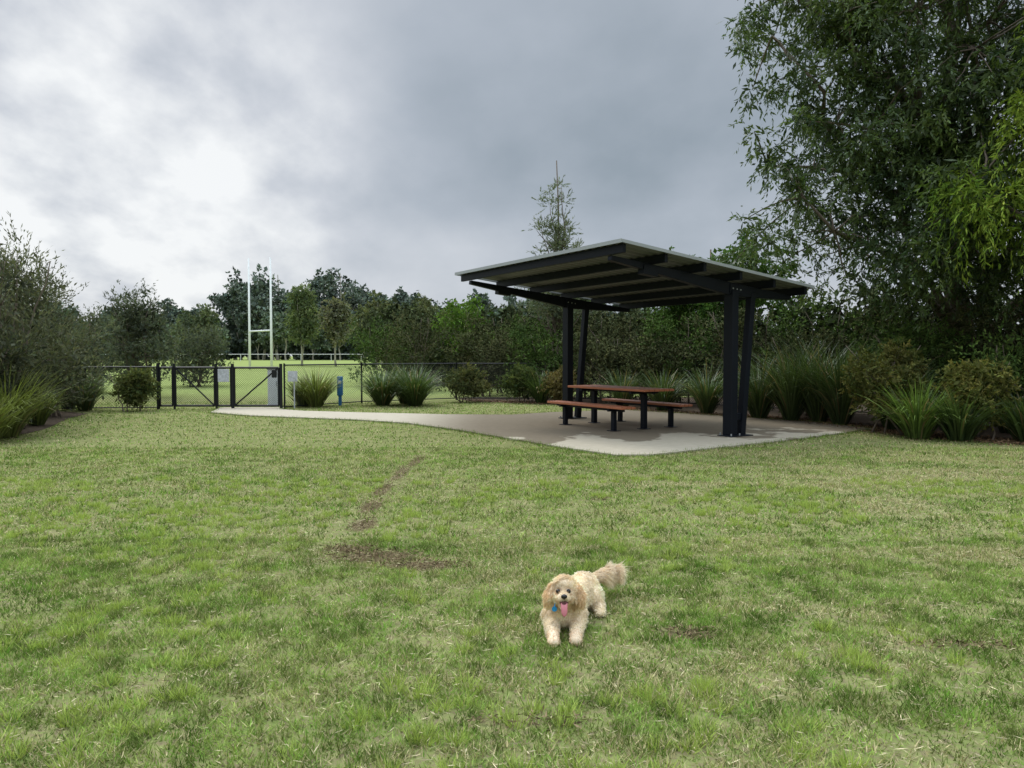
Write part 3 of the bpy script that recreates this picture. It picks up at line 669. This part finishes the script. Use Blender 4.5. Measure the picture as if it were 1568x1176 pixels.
# ------------------------------------------------------------ rugby goal
gp = empty('rugby_goal_posts', (-20, 60, 0)); G = Geo()
pa = Vector((-21.3, 60, float(gz(0, 60)))); pb = Vector((-18.3, 56.2, float(gz(0, 56))))
for q, t in ((pa, 9.0), (pb, 8.6)):
    G.tube([q, q+Vector((0, 0, 3)), q+Vector((0, 0, t))], [.10, .09, .065], 10)
G.tube([pa+Vector((0, 0, 3.1)), pb+Vector((0, 0, 3.1))], .065, 8)
o = G.obj('uprights_and_crossbar', M_WHITE, gp, smooth=True); o.location = -gp.location

# ------------------------------------------------------------ dog
import bmesh
from mathutils import Euler, Matrix
dog = empty('cream_cavoodle_dog', (0.36, 4.1, 0))
def ellipsoid(bm, c, r, rot=None):
    res = bmesh.ops.create_icosphere(bm, subdivisions=3, radius=1.0)
    M = Matrix.Translation(c) @ (rot.to_matrix().to_4x4() if rot else Matrix.Identity(4)) @ Matrix.Diagonal((*r, 1))
    bmesh.ops.transform(bm, matrix=M, verts=res['verts'])
def blob_mesh(name, ells, chains, voxel, smooth_it, mat):
    bm = bmesh.new()
    for e_ in ells: ellipsoid(bm, e_[0], e_[1], Euler(e_[2]) if len(e_) > 2 else None)
    for ch in chains:
        for (p0, r0), (p1, r1) in zip(ch[:-1], ch[1:]):
            n = max(3, int((Vector(p1)-Vector(p0)).length/(min(r0, r1)*.4)))
            for i in range(n+1):
                t = i/n; r = r0+(r1-r0)*t; ellipsoid(bm, Vector(p0).lerp(Vector(p1), t), (r, r, r))
    me = bpy.data.meshes.new(name); bm.to_mesh(me); bm.free()
    o = bpy.data.objects.new(name, me); link(o)
    m1 = o.modifiers.new('r', 'REMESH'); m1.mode = 'VOXEL'; m1.voxel_size = voxel
    m2 = o.modifiers.new('s', 'SMOOTH'); m2.iterations = smooth_it; m2.factor = .5
    dg = bpy.context.evaluated_depsgraph_get(); me2 = bpy.data.meshes.new_from_object(o.evaluated_get(dg))
    bpy.data.objects.remove(o)
    me2.materials.clear(); me2.materials.append(mat); me2.polygons.foreach_set('use_smooth', [True]*len(me2.polygons))
    o = bpy.data.objects.new(name, me2); link(o, dog); o.location = -dog.location
    return o, me2
M_SKIN = simple_mat('cream_undercoat', (0.86, 0.71, 0.51), .9, 0, .1, 30)
M_NOSE = simple_mat('black_nose', (0.012, 0.010, 0.010), .25, 0, .1, 40)
M_EYE = simple_mat('dark_eye', (0.010, 0.006, 0.004), .06, 0, .05, 40)
M_TONG = simple_mat('pink_tongue', (0.66, 0.22, 0.25), .35, 0, .1, 60)
M_MOUTH = simple_mat('mouth_interior', (0.10, 0.02, 0.02), .5, 0, .1, 60)
HC = Vector((0.282, 3.93, 0.238))
cx = -.010
ells = [(HC, (.066, .066, .062)), (HC+Vector((0, -.006, .034)), (.056, .052, .044)),
        (HC+Vector((cx, -.078, -.004)), (.030, .046, .022)), (HC+Vector((cx-.016, -.082, -.012)), (.020, .036, .018)), (HC+Vector((cx+.016, -.082, -.012)), (.020, .036, .018)),
        (HC+Vector((cx, -.062, -.052)), (.024, .042, .013), (.42, 0, 0)),
        (HC+Vector((-.040, -.035, -.024)), (.028, .032, .032)), (HC+Vector((.032, -.035, -.024)), (.028, .032, .032)),
        (HC+Vector((-.071, -.004, .012)), (.016, .032, .026), (0, .5, 0)), (HC+Vector((.071, -.004, .012)), (.016, .032, .026), (0, -.5, 0)),
        (HC+Vector((-.086, -.010, -.034)), (.016, .034, .050), (0, .12, 0)), (HC+Vector((.086, -.010, -.034)), (.016, .034, .050), (0, -.12, 0)),
        (Vector((.287, 3.985, .165)), (.062, .068, .085)), (Vector((.290, 4.01, .115)), (.088, .088, .105)), (Vector((.335, 4.12, .118)), (.084, .11, .098), (0, 0, -.42)),
        (Vector((.385, 4.24, .112)), (.076, .12, .092), (0, 0, -.42)), (Vector((.425, 4.35, .11)), (.088, .10, .10), (0, 0, -.42)),
        (Vector((.490, 4.31, .075)), (.044, .085, .072), (0, 0, -.3)), (Vector((.345, 4.36, .075)), (.048, .085, .072), (0, 0, -.3)),
        (Vector((.215, 3.765, .026)), (.031, .040, .026)), (Vector((.332, 3.785, .026)), (.031, .040, .026)),
        (Vector((.510, 4.205, .024)), (.025, .042, .024), (0, 0, -.3)), (Vector((.285, 4.26, .024)), (.027, .045, .024), (0, 0, -.3))]
chains = [[((.210, 4.00, .080), .046), ((.215, 3.95, .048), .038), ((.215, 3.78, .031), .027)],
          [((.368, 4.02, .080), .046), ((.358, 3.96, .048), .038), ((.332, 3.80, .031), .027)],
          [((.50, 4.33, .045), .045), ((.510, 4.215, .028), .025)], [((.33, 4.38, .045), .045), ((.287, 4.27, .028), .026)],
          [((.45, 4.42, .12), .032), ((.49, 4.45, .14), .018), ((.55, 4.48, .155), .016), ((.61, 4.50, .155), .018), ((.655, 4.51, .165), .012)]]
body, bme = blob_mesh('body', ells, chains, .006, 3, M_SKIN)
nf = len(bme.polygons); cen = np.zeros(nf*3); bme.polygons.foreach_get('center', cen); cen = cen.reshape(-1, 3)
nor = np.zeros(nf*3); bme.polygons.foreach_get('normal', nor); nor = nor.reshape(-1, 3)
ar = np.zeros(nf); bme.polygons.foreach_get('area', ar)
tl = (cen[:, 1] > 4.42) & (cen[:, 0] > .48) & (cen[:, 2] > .10); hd = np.linalg.norm(cen-np.array(HC), axis=1) < .125
wgt = ar*np.where(tl, 6, np.where(hd, 1.8, 1))
NS = 46000; idx = R.choice(nf, NS, p=wgt/wgt.sum()); P = cen[idx]+R.normal(0, .0025, (NS, 3)); Nn = nor[idx]
hc = np.array(HC)
eyeL = hc+np.array([-.038, -.064, .016]); eyeR = hc+np.array([.018, -.064, .016]); nose = hc+np.array([cx, -.128, .008]); mouth = hc+np.array([cx, -.096, -.034])
dE = np.minimum(np.linalg.norm(P-eyeL, axis=1), np.linalg.norm(P-eyeR, axis=1)); dN = np.linalg.norm(P-nose, axis=1); dM = np.linalg.norm((P-mouth)*np.array([1.1, .6, 1.3]), axis=1)
keep = (dE > .0165) & (dN > .017) & (dM > .021) & (P[:, 2] > .004)
P = P[keep]; Nn = Nn[keep]; NS = len(P)
L = np.full(NS, .015)
dh = np.linalg.norm(P-hc, axis=1); head = dh < .125
face = head & (P[:, 1] < hc[1]-.032) & (np.abs(P[:, 0]-hc[0]+.01) < .06)
L[head] = .018; L[face] = .007
ear = head & (np.abs(P[:, 0]-hc[0]) > .066) & (P[:, 2] < hc[2]+.035); L[ear] = .025
tail = (P[:, 1] > 4.42) & (P[:, 0] > .48) & (P[:, 2] > .09); L[tail] = .028+.040*np.clip((P[tail, 0]-.5)/.08, 0, 1)
legs = (P[:, 1] < 3.97) & (P[:, 2] < .1) & ~head; L[legs] = .010
paw = (P[:, 1] < 3.83) & (P[:, 2] < .07); L[paw] = .006
L *= R.uniform(.6, 1.2, NS)
def field(P, s, seed):
    return np.array([mnoise.noise_vector(Vector((p[0]*s+seed, p[1]*s, p[2]*s))) for p in P])
curl = field(P, 30, 3.1)*1.9
g_ = np.zeros((NS, 3)); g_[:, 2] = -.5; g_[ear, 2] = -1.6; g_[tail] = np.array([.7, .1, -.25]); g_[face] = np.array([0, .3, -.15])
cf = curl.copy(); cf[face] *= .35; cf[paw] *= .3; cf[tail] *= .5
d1 = unit(Nn+.6*cf+.5*g_+R.normal(0, .12, (NS, 3))); d2 = unit(.2*Nn+cf+g_+R.normal(0, .15, (NS, 3)))
Wd = R.uniform(.0010, .0020, NS)
s1 = unit(np.cross(d1, rdir(NS)))*Wd[:, None]
p1 = P+d1*L[:, None]*.55; p2 = p1+d2*L[:, None]*.55
p1[:, 2] = np.maximum(p1[:, 2], .004); p2[:, 2] = np.maximum(p2[:, 2], .003)
q1 = np.stack([P-s1, P+s1, p1+s1*.9, p1-s1*.9], 1); q2 = np.stack([p1-s1*.9, p1+s1*.9, p2+s1*.25, p2-s1*.25], 1)
base = np.tile(np.array([.96, .86, .67]), (NS, 1))
base[head & ~ear & ~face] = np.array([.96, .81, .58]); base[ear] = np.array([.93, .73, .48]); base[face] = np.array([.96, .85, .65])
around = head & (dh < .12) & (np.minimum(np.linalg.norm(P-eyeL, axis=1), np.linalg.norm(P-eyeR, axis=1)) < .024); base[around] = np.array([.76, .57, .38])
chin = head & (P[:, 2] < hc[2]-.02) & (P[:, 1] < hc[1]-.06); base[chin] = np.array([.88, .70, .49])
base[paw] = np.array([.95, .76, .56]); base[tail] = np.array([.95, .82, .62])
tone = 1+.24*field(P, 14, 9.)[:, :1]
base = base*tone*R.uniform(.92, 1.08, (NS, 1))
M_FUR = leaf_mat('cream_fur', .35, (1.0, .97, .93))
o = fast_mesh('curly_fur', np.concatenate([q1.reshape(-1, 3), q2.reshape(-1, 3)]), 4, np.clip(np.concatenate([base*.95, base]), 0, .97), M_FUR, dog); o.location = -dog.location
def ell_obj(name, parts, mat):
    bm = bmesh.new()
    for e_ in parts: ellipsoid(bm, e_[0], e_[1], Euler(e_[2]) if len(e_) > 2 else None)
    me = bpy.data.meshes.new(name); bm.to_mesh(me); bm.free(); me.materials.append(mat); me.polygons.foreach_set('use_smooth', [True]*len(me.polygons))
    o = bpy.data.objects.new(name, me); link(o, dog); o.location = -dog.location; return o
ell_obj('eyes', [(Vector(eyeL), (.0120,)*3), (Vector(eyeR), (.0120,)*3)], M_EYE)
ell_obj('nose', [(Vector(nose), (.0165, .011, .0125)), (Vector(nose)+Vector((0, .004, -.010)), (.004, .006, .008))], M_NOSE)
ell_obj('mouth', [(Vector(mouth)+Vector((0, -.006, .004)), (.024, .028, .012))], M_MOUTH)
bm = bmesh.new(); rows = []
for i in range(13):
    t = i/12; yy = mouth[1]-.020-.022*math.sin(t*1.7); zz = mouth[2]+.004-.062*t**1.25; ww = .0175*(1-.1*t)*math.sqrt(max(0.02, 1-(max(0, t-.62)/.385)**2))
    rows.append([bm.verts.new((mouth[0]+ww*s_, yy-.004*abs(s_)**2, zz-.002*abs(s_))) for s_ in (-1, -.5, 0, .5, 1)])
for a, b_ in zip(rows[:-1], rows[1:]):
    for i in range(4): bm.faces.new((a[i], a[i+1], b_[i+1], b_[i]))
me = bpy.data.meshes.new('tongue'); bm.to_mesh(me); bm.free(); me.materials.append(M_TONG); me.polygons.foreach_set('use_smooth', [True]*len(me.polygons))
o = bpy.data.objects.new('tongue', me); link(o, dog); o.location = -dog.location; o.modifiers.new('s', 'SOLIDIFY').thickness = .006
M_TAG = simple_mat('blue_tag', (0.02, .28, .60), .3, 0, .1, 30)
G = Geo(); q = Vector((.225, 3.865, .160)); G.tube([q, q+Vector((0, -.005, 0))], .014, 20); G.tube([q+Vector((0, 0, .012)), q+Vector((.006, .02, .03))], .003, 6)
o = G.obj('collar_tag', M_TAG, dog, .001); o.location = -dog.location
